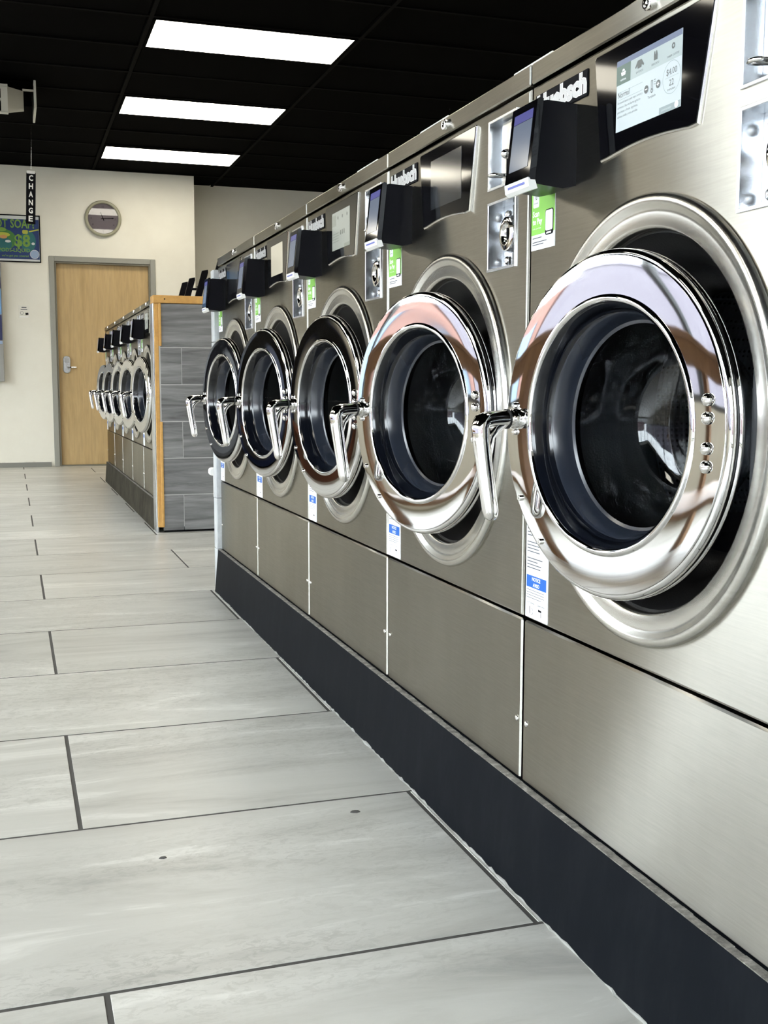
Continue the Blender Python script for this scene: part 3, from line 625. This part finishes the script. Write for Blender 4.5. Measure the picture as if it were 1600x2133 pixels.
def washer(xf, yfar, ang, disp, num, label, group, dshift=0.0):
    w = empty('front_load_washer', (xf, yfar, ZB), -PI / 2); tag(w, label, 'washer', group)
    add = lambda n, k, par=w, **kw: obj(n, P[k], par, **kw)
    add('cabinet', 'cabinet'); add('front_panel', 'front_panel'); add('lower_panel', 'lower_panel')
    tc = add('top_cover', 'top_cover'); add('cover_lock', 'cover_lock', tc)
    add('porthole_trim', 'porthole_trim'); add('gasket', 'gasket'); dr = add('drum', 'drum')
    for k in range(3): obj('lifter', P['lifter'], dr, (CU, 0, CZ - ZB), (0, R(40 + 120 * k), 0))
    add('hinge', 'hinge')
    d = obj('door', P['door'], w, (HU, dshift, 0), (0, 0, R(ang)))
    for n in ('window_rim', 'glass_seal', 'glass_ring', 'door_glass', 'handle', 'handle_ring'): add(n, n, d)
    for zz in (.763, .743, .710, .690): obj('rivet', P['rivet'], d, (-LH + .1795, DY, zz - ZB))
    for (du, dz2) in ((-.186, .036), (-.186, .000)): obj('bolt', P['bolt'], d, (-LH + du + .0, DY, .733 - ZB - .018 + dz2))
    for a in (211, 232): obj('bolt', P['bolt'], d, (-LH + .199 * math.cos(R(a)), DY + .001, DZC + .199 * math.sin(R(a))))
    bz = add('control_bezel', 'panel_bezel'); add('control_panel', 'control_panel', bz); add('display', 'display_' + disp, bz)
    bd = add('badge', 'badge'); add('lettering', 'lettering', bd)
    t1 = add('coin_tray', 'coin_tray')
    for n in ('coin_plate', 'coin_knob', 'return_lever'): add(n, n, t1)
    t2 = add('vault_tray', 'vault_tray')
    for n in ('vault_plate', 'vault_lock'): add(n, n, t2)
    for zz in (.978, 1.050): obj('rivet', P['rivet'], t2, (.531, .024, zz - ZB))
    cr2 = add('card_reader', 'card_reader')
    for n in ('reader_bezel', 'reader_screen', 'reader_label'): add(n, n, cr2)
    add('scan_sticker', 'scan_%d' % num); add('notice_sticker', 'notice')
    for u in (.017, .643): obj('screw', P['screw'], w, (u, 0, .2575 - ZB))
    return w
D, Y0 = 0.7406, 1.5459
G1, G2 = 'washers on the charcoal plinth', 'washers on the mottled brown plinth'
washer(D, Y0, 9.4, 'menu', 10, 'steel washer with a lit screen reading $4.00 on the charcoal plinth', G1)
washer(D, Y0 + W, 13.3, 'dark', 9, 'steel washer with a dark screen and widest open door, beside the $4.00 washer', G1, .011)
washer(D, Y0 + 2 * W, 8.1, 'faint', 8, 'middle steel washer on the charcoal plinth with a faint menu on its screen', G1)
washer(D, Y0 + 3 * W, 9.4, 'cream', 7, 'steel washer with a blank cream screen, second from the narrow pale tile strip', G1)
washer(D, Y0 + 4 * W, 8.7, 'dark', 6, 'steel washer next to the narrow pale tile strip ending the charcoal plinth row', G1)
Y2 = 6.115
D2 = 0.738
for k, t in enumerate(('steel washer against the grey plank-tiled end wall', 'steel washer second from the grey plank-tiled end wall', 'steel washer third from the grey plank-tiled end wall', 'steel washer fourth from the grey plank-tiled end wall', 'steel washer on the brown plinth closest to the wooden door')):
    washer(D2, Y2 + (k + 1) * W, (8.5, 9.5, 9, 10, 9)[k], ('faint', 'dark', 'cream', 'faint', 'dark')[k], 5 - k, t, G2)

# plinths
def plinth(y0, y1, xt, xb, zt, m, label, name, caulk):
    e = empty(name, (xt, (y0 + y1) / 2, 0)); tag(e, label, 'plinth')
    off = (-xt, -(y0 + y1) / 2, 0)
    b = MB(); v = [(xb, y0, 0), (xb, y1, 0), (xt, y1, zt), (xt, y0, zt), (xt + .76, y0, 0), (xt + .76, y1, 0), (xt + .76, y1, zt), (xt + .76, y0, zt)]
    b.add(v, [(0, 1, 2, 3), (4, 7, 6, 5), (3, 2, 6, 7), (0, 3, 7, 4), (1, 5, 6, 2), (0, 4, 5, 1)]); b.build('base', m, e, off, 0)
    rng = random.Random(3); b = MB(); n = int((y1 - y0) / .02)
    for i in range(n):                         # dusty filler on the ledge
        ya = y0 + (y1 - y0) * i / n; yb = ya + (y1 - y0) / n; hh = rng.uniform(.0003, .0018); b.box(xt + .0006, xt + .0130, ya, yb, zt - .001, zt + hh)
    b.build('ledge_filler', LEDGE, e, off, 0)
    if caulk:
        b = MB(); pts = []; yy = y0
        while yy < y1:
            wv = rng.uniform(.0008, .0045) * (0.15 if rng.random() < .45 else 1); hv = rng.uniform(.0005, .005) * (0.2 if rng.random() < .45 else 1); pts.append((yy, wv, hv)); yy += rng.uniform(.008, .022)
        v = []; F = []
        for (yy, wv, hv) in pts: v += [(xb - wv, yy, .0), (xb - wv * .5, yy, hv * .7), (xb + .004, yy, hv + .002)]
        for i in range(len(pts) - 1): F += [(3 * i, 3 * i + 3, 3 * i + 4, 3 * i + 1), (3 * i + 1, 3 * i + 4, 3 * i + 5, 3 * i + 2)]
        b.add(v, F); b.build('caulk_bead', CAULK, e, off, 0)
plinth(.55, Y0 + 4 * W, .7265, .712, .1605, PLINTH, 'charcoal painted plinth with a ragged caulk bead under five washers', 'washer_plinth', True)
plinth(Y2, Y2 + 5 * W, .725, .712, .1605, PLINTH2, 'mottled brown plinth under the washers by the wooden door', 'washer_plinth', False)

# narrow tiled end strip of the near row
YE = Y0 + 4 * W
e = empty('end_panel', (D, YE + .05, 0)); tag(e, 'narrow pale tile strip closing the charcoal plinth row', 'panel')
off = (-D, -(YE + .05), 0)
b = MB(); b.box(D + .003, D + .76, YE + .003, YE + .062, 0, 1.20); b.build('core', GREYPAINT, e, off)
b = MB(); zz = 0.0; k = 0
for z0, z1 in ((.0, .16), (.162, .355), (.357, .55), (.552, .745), (.747, .94), (.942, 1.135), (1.137, 1.205)):
    b = MB(); b.box(D - .016, D + .004, YE + .003, YE + .066, z0, z1, .0015); b.build('tile', PALEPLANK, e, off)
    b = MB(); b.box(D - .014, D + .76, YE + .0665, YE + .0745, z0, z1, .0015); b.build('tile', GREYPLANK, e, off)
e = empty('white_bracket', (D - .004, YE + .0745, .4)); tag(e, 'small white plastic bracket sticking out behind the pale tile strip', 'bracket')
b = MB(); b.prism(rrect(-.026, .03, .036, .066, .012), .0, .03, c=.003); b.build('cap', WHITEP, e); b = MB(); b.prism(rrect(-.008, .03, -.05, .04, .005), .005, .022, c=.002); b.build('arm', WHITEP, e)
b = MB(); b.prism(rrect(-.004, .012, 1.165, 1.212, .006), .0, .02, c=.002); o = b.build('white_guard', WHITEP); o.location = (D - .004, YE + .075, 0); tag(o, 'white plastic corner guard at the top of the pale tile strip', 'guard')

# far row end wall: grey plank tiles with pine trim
EX0, EY = .735, 5.985
e = empty('tiled_end_wall', (EX0, EY, 0)); tag(e, 'end wall of grey plank tiles edged with orange pine trim', 'end wall')
off = (-EX0, -EY, 0)
b = MB(); b.box(EX0 + .004, 2.25, EY - .0095, EY + .12, .03, 1.204); b.box(EX0 + .02, 2.2, EY + .02, EY + .12, 0, .03, 0, 1); b.build('core', [mat('pale_tile_bond', (.42, .42, .42), .8), INK], e, off)
rows = [(.012, .200), (.205, .394), (.399, .588), (.593, .782), (.787, .976), (.981, 1.204)]
for i, (z0, z1) in enumerate(rows):
    xs = [EX0 + .012, .858, 1.62, 2.25] if i % 2 == 0 else [EX0 + .012, 1.26, 2.25]
    for j in range(len(xs) - 1):
        b = MB(); b.box(xs[j] + .0015, xs[j + 1] - .0015, EY - .011, EY + .001, z0, z1, .001); b.build('plank', GREYPLANK, e, off)
b = MB(); b.box(EX0 - .02, 2.25, EY - .018, EY + .10, 1.207, 1.247, .002); b.build('top_trim', TRIMWOOD, e, off)
for x0, x1, z0, z1, dy in ((EX0 - .016, EX0 + .006, .03, 1.207, .012), (EX0 + .006, EX0 + .020, .985, 1.206, .020), (EX0 + .004, EX0 + .018, .03, .59, .018)):
    b = MB(); b.box(x0, x1, EY - dy, EY + .03, z0, z1, .002); b.build('side_trim', TRIMWOOD, e, off)
b = MB(); b.box(EX0 - .022, EX0 - .010, EY - .004, EY + .125, .0, 1.207, .002); b.build('metal_edge', ZINC, e, off)
b = MB(); b.dome(.775, EY - .018, 1.228, .004, .002, 10); b.build('nail', INK, e, off)
# island top deck of the far row and the black bars standing on it
b = MB(); b.box(D2 + .75, 2.25, EY + .135, 9.42, 0, 1.19); o = b.build('island_core', GREYPAINT); tag(o, 'plain grey island core behind the far washers', 'island')
b = MB()
side_prism(b, -.010, .010, [(-.024, 0), (.024, 0), (.130, .365), (.128, .385), (.084, .375)]); mbar = b.mesh('bar', BLACKP, (0, 0, 0), 20)
b = MB(); b.box(-.012, .012, .095, .150, .285, .303, .003); b.box(-.012, .012, .143, .152, .285, .318, .002); mhk = b.mesh('hook', BLACKP, (0, 0, 0), 20)
for y, t in ((7.72, 'nearest the tiled end wall'), (8.38, 'second from the tiled end wall'), (9.0, 'third from the tiled end wall'), (9.38, 'nearest the wooden door')):
    e = empty('leaning_bar', (1.28, y, 1.246), -PI / 2); tag(e, 'slim black hooked bar standing on the far washer tops, ' + t, 'bar', 'black bars on the far island'); obj('bar', mbar, e); obj('hook', mhk, e)

# ------------------------------------------------------------------ things on the walls and ceiling
# clock
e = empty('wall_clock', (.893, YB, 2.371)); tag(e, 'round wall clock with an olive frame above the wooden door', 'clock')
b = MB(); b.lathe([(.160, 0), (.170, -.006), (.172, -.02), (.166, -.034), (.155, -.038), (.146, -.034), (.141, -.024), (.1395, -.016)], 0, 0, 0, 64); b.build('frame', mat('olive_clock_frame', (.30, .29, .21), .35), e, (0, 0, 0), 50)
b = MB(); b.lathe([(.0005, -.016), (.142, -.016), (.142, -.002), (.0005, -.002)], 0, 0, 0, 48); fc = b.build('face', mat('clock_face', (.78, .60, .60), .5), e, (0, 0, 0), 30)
b = MB()
for k in range(12):
    a = PI / 2 - 2 * PI * (k + 1) / 12; b.text(str(k + 1), .112 * math.cos(a), .112 * math.sin(a) - .009, .018, -.0168)
for k in range(60):
    a = 2 * PI * k / 60; c, s_ = math.cos(a), math.sin(a); r0 = .128 if k % 5 else .124
    b.add([(r0 * c - .0008 * s_, -.0166, r0 * s_ + .0008 * c), (r0 * c + .0008 * s_, -.0166, r0 * s_ - .0008 * c), (.134 * c + .0008 * s_, -.0166, .134 * s_ - .0008 * c), (.134 * c - .0008 * s_, -.0166, .134 * s_ + .0008 * c)], [(0, 1, 2, 3)])
b.build('numerals', mat('clock_ink', (.16, .12, .14), .5), fc, (0, 0, 0), 0, False)
def hand(a, l, w, y, tip):
    b = MB(); c, s_ = math.cos(a), math.sin(a); q = lambda r, t: (r * c - t * s_, y, r * s_ + t * c)
    b.add([q(-.02, -w), q(l * .8, -w), q(l * .8, -w * 2.2), q(l, 0), q(l * .8, w * 2.2), q(l * .8, w), q(-.02, w)], [tuple(range(7))])
    b.v += [(x, yy + .0015, z) for x, yy, z in b.v[-7:]]; b.f.append(tuple(range(13, 6, -1))); b.m.append(0); return b
hand(R(4), .105, .0028, -.021, 0).build('minute_hand', INK, fc, (0, 0, 0), 0); hand(R(112), .068, .0034, -.0195, 0).build('hour_hand', INK, fc, (0, 0, 0), 0)
b = MB(); b.lathe([(.0005, -.025), (.08, -.025), (.141, -.025), (.141, -.0235), (.08, -.0235), (.0005, -.0235)], 0, 0, 0, 48); b.build('glass', GLASS, e, (0, 0, 0), 60)

# soap poster
e = empty('soap_poster', (-.06, YB, 1.935)); tag(e, 'blue and green framed soap poster reading GOT SOAP? $8', 'poster')
X0, X1, Z0, Z1 = -.66, .312, 1.935, 2.372
off = (.06, -YB, -1.935)
b = MB(); t = .010
for q in ((X0, X1, Z0, Z0 + t), (X0, X1, Z1 - t, Z1), (X0, X0 + t, Z0, Z1), (X1 - t, X1, Z0, Z1)): b.box(q[0], q[1], YB - .014, YB, q[2], q[3], .0015)
b.build('frame', INK, e, off)
PB = mat('poster_navy', (.012, .035, .14), .3); PT = mat('poster_teal', (.02, .13, .14), .3); PG = mat('poster_lime', (.16, .30, .05), .3); PY_ = mat('poster_yellow', (.42, .44, .06), .3); PO = mat('poster_orange', (.52, .26, .10), .3); PWt = mat('poster_white', (.6, .62, .62), .3); PS = mat('poster_sky', (.28, .37, .55), .3); PD = mat('poster_green', (.05, .17, .04), .3)
b = MB(); y = YB - .006
b.box(X0 + t, X1 - t, y, YB - .001, Z0 + t, Z1 - t, 0, 0)
pq = lambda x0, x1, z0, z1, mi, dy: b.poly([(x0, z0), (x1, z0), (x1, z1), (x0, z1)], y - dy, mi)
pq(X0 + .012, X1 - .012, 1.964, 2.332, 1, .0003)
b.poly(circ(.20, 2.13, .10, 20, .7), y - .0005, 2); b.poly(circ(-.03, 2.14, .10, 20, 1.25), y - .0006, 8); b.poly(circ(-.05, 2.10, .075, 18, 1.4), y - .0007, 2)
b.poly(circ(-.03, 2.185, .022, 16, 3.2), y - .0008, 5); b.poly(circ(-.02, 2.165, .017, 14, 2.0), y - .0010, 6); b.poly(circ(-.04, 2.232, .020, 14, 2.4), y - .0009, 4); b.poly(circ(.02, 2.125, .012, 12, 2.2), y - .0010, 7); b.poly(circ(-.09, 2.12, .012, 12, 2.2), y - .0010, 7)
b.poly(circ(.255, 2.012, .042, 18), y - .0009, 7); b.poly(circ(.255, 2.012, .038, 18), y - .0011, 3); b.poly(circ(.245, 2.11, .012, 12, 1.3), y - .0009, 7)
b.poly([(.21, 2.215), (.298, 2.235), (.298, 2.248), (.21, 2.226)], y - .0009, 5); b.prism(rrect(.15, .20, 2.20, 2.235, .01), y - .001, y - .0003, 5)
b.text('GOT SOAP?', .057, 2.252, .080, y - .0012, 4, .41, .02); b.text('$8', .148, 2.083, .112, y - .0012, 4, .142, .03)
b.text('PODS-LIQUID', .075, 2.030, .034, y - .0012, 4, .28, .02); b.text("we've got you covered", .08, 1.985, .020, y - .0012, 4, .24, .01)
b.build('print', [PWt, PB, PT, PS, PG, PY_, PO, PWt, PD], e, off, 0, False)

# vending machine on the wall at the left edge
e = empty('soap_vending_machine', (-.4, YB, .0)); tag(e, 'tall blue and grey soap vending machine under the soap poster', 'vending machine')
off = (.4, -YB, 0)
VB1 = mat('vending_light_blue', (.16, .33, .62), .35); VB2 = mat('vending_navy', (.012, .018, .09), .35); VG = mat('vending_grey', (.27, .27, .26), .4)
b = MB(); b.box(-.75, -.052, YB - .10, YB - .021, .817, 1.915, .004); b.build('cabinet', VG, e, off)
b = MB(); b.box(-.7, -.1, YB - .022, YB, 1.70, 1.76); b.build('mounting_rail', VG, e, off)
for z0, z1, m in ((1.79, 1.908, VB1), (1.68, 1.785, VB2), (1.44, 1.675, VB1), (1.20, 1.435, VB2)):
    b = MB(); b.box(-.742, -.060, YB - .106, YB - .098, z0, z1, .002); b.build('panel', m, e, off)
b = MB(); b.box(-.742, -.060, YB - .106, YB - .098, 1.165, 1.195, .002); b.build('trim_strip', PS, e, off)
# small notice on the wall
e = empty('wall_notice', (.142, YB, 1.42)); tag(e, 'small pale notice with a dark square by the door frame', 'notice'); off = (-.142, -YB, -1.42)
b = MB(); b.box(.092, .192, YB - .0015, YB, 1.420, 1.535, .0004); s0 = b.build('sheet', mat('pale_notice', (.70, .685, .62), .5), e, off)
b = MB(); b.poly([(.155, 1.445), (.182, 1.448), (.180, 1.468), (.153, 1.466)], YB - .002, 0); b.lathe([(.013, 0), (.016, 0)], .122, YB - .002, 1.463, 16, 1); b.poly([(.10, 1.424), (.18, 1.424), (.18, 1.432), (.10, 1.432)], YB - .002, 2); b.poly([(.12, 1.51), (.165, 1.51), (.165, 1.520), (.12, 1.520)], YB - .002, 1); b.poly([(.112, 1.493), (.172, 1.493), (.172, 1.50), (.112, 1.50)], YB - .002, 1)
b.build('print', [INK, GREYINK, WHITEINK], e, off, 0, False)

# CHANGE sign hanging from the ceiling
e = empty('change_sign', (.207, 9.5, 2.44)); tag(e, 'narrow black hanging sign spelling CHANGE in stacked white letters', 'sign'); e.rotation_euler = (0, R(2.2), 0)
b = MB(); b.box(-.036, .036, -.006, .006, -.385, .012, .0015); b.build('board', INK, e)
b = MB()
for i, ch in enumerate('CHANGE'): b.text(ch, 0, -.05 - i * .063, .043, -.0068, 0, .032, .03)
b.build('letters', mat('sign_white', (.92, .92, .89), .5), e, (0, 0, 0), 0, False)
b = MB(); b.box(-.033, .03, -.009, .004, .004, .026, .002); b.build('clip', WHITEP, e)
b = MB(); b.tube([(0, 0, .02), (-.002, 0, .385)], .0012, 6); b.build('wire', ZINC, e)

# ceiling unit at the left edge
e = empty('ceiling_heater', (.0, 8.2, ZC)); tag(e, 'ceiling unit with a white louvred box and dark housing', 'heater'); off = (0, -8.2, -ZC)
b = MB(); b.box(-.5, .20, 8.2, 8.6, 2.66, ZC, .004); b.build('housing', CEIL, e, off)
HW = mat('heater_white', (.5, .49, .43), .5)
b = MB(); b.box(.212, .228, 8.15, 8.62, 2.645, ZC + .0, .003); b.box(.14, .212, 8.16, 8.18, 2.752, 2.764, .001); b.build('side_plate', HW, e, off)
b = MB(); v = [(.045, 8.12), (.148, 8.2)]
b.add([(.04, 8.06, 2.575), (.146, 8.2, 2.625), (.146, 8.2, 2.757), (.04, 8.1, 2.757), (-.4, 8.06, 2.575), (-.4, 8.1, 2.757), (-.4, 8.2, 2.625), (-.4, 8.2, 2.757)], [(0, 1, 2, 3), (3, 2, 7, 5), (0, 4, 6, 1)]); 
b.box(-.4, .045, 8.05, 8.10, 2.742, 2.760, .002); b.box(-.4, .045, 8.04, 8.08, 2.57, 2.582, .002); b.box(.0, .045, 8.045, 8.10, 2.582, 2.742, .002); b.box(-.4, -.0, 8.05, 8.09, 2.655, 2.668, .002); b.box(-.06, -.02, 8.05, 8.09, 2.582, 2.655, .002)
b.build('louvre_box', HW, e, off, 20)
b = MB(); b.box(-.4, .03, 8.105, 8.2, 2.585, 2.74); b.build('inner_box', CEIL, e, off)

# ------------------------------------------------------------------ loose things
for x, y0, y1, t in ((D + .006, Y0 - .06, Y0 + .067, 'bridging the two washers by the $4.00 screen'), (D + .006, Y0 + W - .32, Y0 + W - .18, 'on the dark-screened washer top'), (D + .006, Y0 + 2 * W - .58, Y0 + 2 * W - .436, 'on the middle washer top')):
    e = empty('top_strip', (x, (y0 + y1) / 2, 1.246)); tag(e, 'thin white strip lying ' + t, 'strip', 'white strips on the washer tops')
    b = MB(); b.box(-.004, .07, -(y1 - y0) / 2, (y1 - y0) / 2, 0, .0035, .0008); b.build('strip', WHITEP, e); b = MB(); b.box(.05, .07, -(y1 - y0) / 2, (y1 - y0) / 2, .003, .0075, .0008); b.build('fold', WHITEP, e)
DEB = mat('dark_debris', (.07, .068, .065), .8)
for x, y, r, t in ((.574, 1.894, .009, 'flat dark oval speck of dirt on the tile by the plinth'), (.213, 1.80, .006, 'small jagged dark crumb out on the floor tile')):
    b = MB(); n = 9; pts = [(x + r * 1.3 * math.cos(2 * PI * i / n) * random.uniform(.8, 1.1), y + r * .7 * math.sin(2 * PI * i / n) * random.uniform(.8, 1.1)) for i in range(n)]
    v = [(a, c, 0) for a, c in pts] + [(x + (a - x) * .7, y + (c - y) * .7, .0018) for a, c in pts]
    b.add(v, [(i, (i + 1) % n, n + (i + 1) % n, n + i) for i in range(n)] + [tuple(range(n, 2 * n))]); o = b.build('debris', DEB, None, (-x, -y, 0)); o.location = (x, y, 0); tag(o, t, 'dirt')

# wooden folding table by the windows, seen in the chrome
e = empty('folding_table', (-2.5, 3.6, 0)); tag(e, 'brown wooden folding table standing by the windows', 'table')
b = MB(); b.box(-.42, .42, -1.5, 1.2, .90, .935, .004); b.build('tabletop', BROWNWOOD, e)
for q in ((.36, .40, -1.45, 1.15, .80, .90), (-.40, -.36, -1.45, 1.15, .80, .90), (-.36, .36, -1.45, -1.41, .80, .90), (-.36, .36, 1.11, 1.15, .80, .90)):
    b = MB(); b.box(*q, .003); b.build('apron', BROWNWOOD, e)
for x in (-.36, .36):
    for y in (-1.35, .35, 1.05):
        b = MB(); b.box(x - .045, x + .045, y - .045, y + .045, 0, .90, .004); b.build('leg', BROWNWOOD, e)
b = MB(); b.box(-.36, .36, -1.4, 1.1, .28, .31, .003); b.build('shelf', BROWNWOOD, e)

# tall dark vending machines and a bench at the far end, seen in the chrome and steel
for k, (x, t) in enumerate(((-3.75, 'tall navy vending machine in the corner by the windows'), (-2.55, 'tall black vending machine beside the navy one'))):
    e = empty('vending_machine', (x, YB - .45, 0)); tag(e, t, 'vending machine')
    cm = (mat('vending_body_navy', (.012, .02, .06), .3), mat('vending_body_black', (.01, .01, .012), .3))[k]
    b = MB(); b.box(-.5, .5, -.4, .42, .06, 1.85, .01); b.build('body', cm, e)
    b = MB(); b.box(-.45, .2, -.412, -.398, .55, 1.75, .004); b.build('front_glass', BLACKG, e)
    b = MB(); b.box(.25, .45, -.412, -.398, 1.0, 1.6, .004); b.build('control_plate', DARKP, e)
    b = MB(); b.box(-.42, .18, -.41, -.398, .2, .45, .004); b.build('delivery_flap', DARKP, e)
    for q in (-.44, .36):
        for r_ in (-.34, .3):
            b = MB(); b.box(q, q + .08, r_, r_ + .08, 0, .062); b.build('foot', INK, e)
e = empty('bench', (-3.9, 9.3, 0)); tag(e, 'low red-brown wooden bench by the windowless wall', 'bench')
RW = wood_mat('red_brown_wood', (.13, .04, .02), (.2, .07, .035), (3, 3, 3), .4)
b = MB(); b.box(-.25, .25, -.8, .8, .40, .45, .006); b.build('seat', RW, e)
for y in (-.7, .62):
    b = MB(); b.box(-.22, .22, y, y + .08, 0, .40, .005); b.build('leg', RW, e)
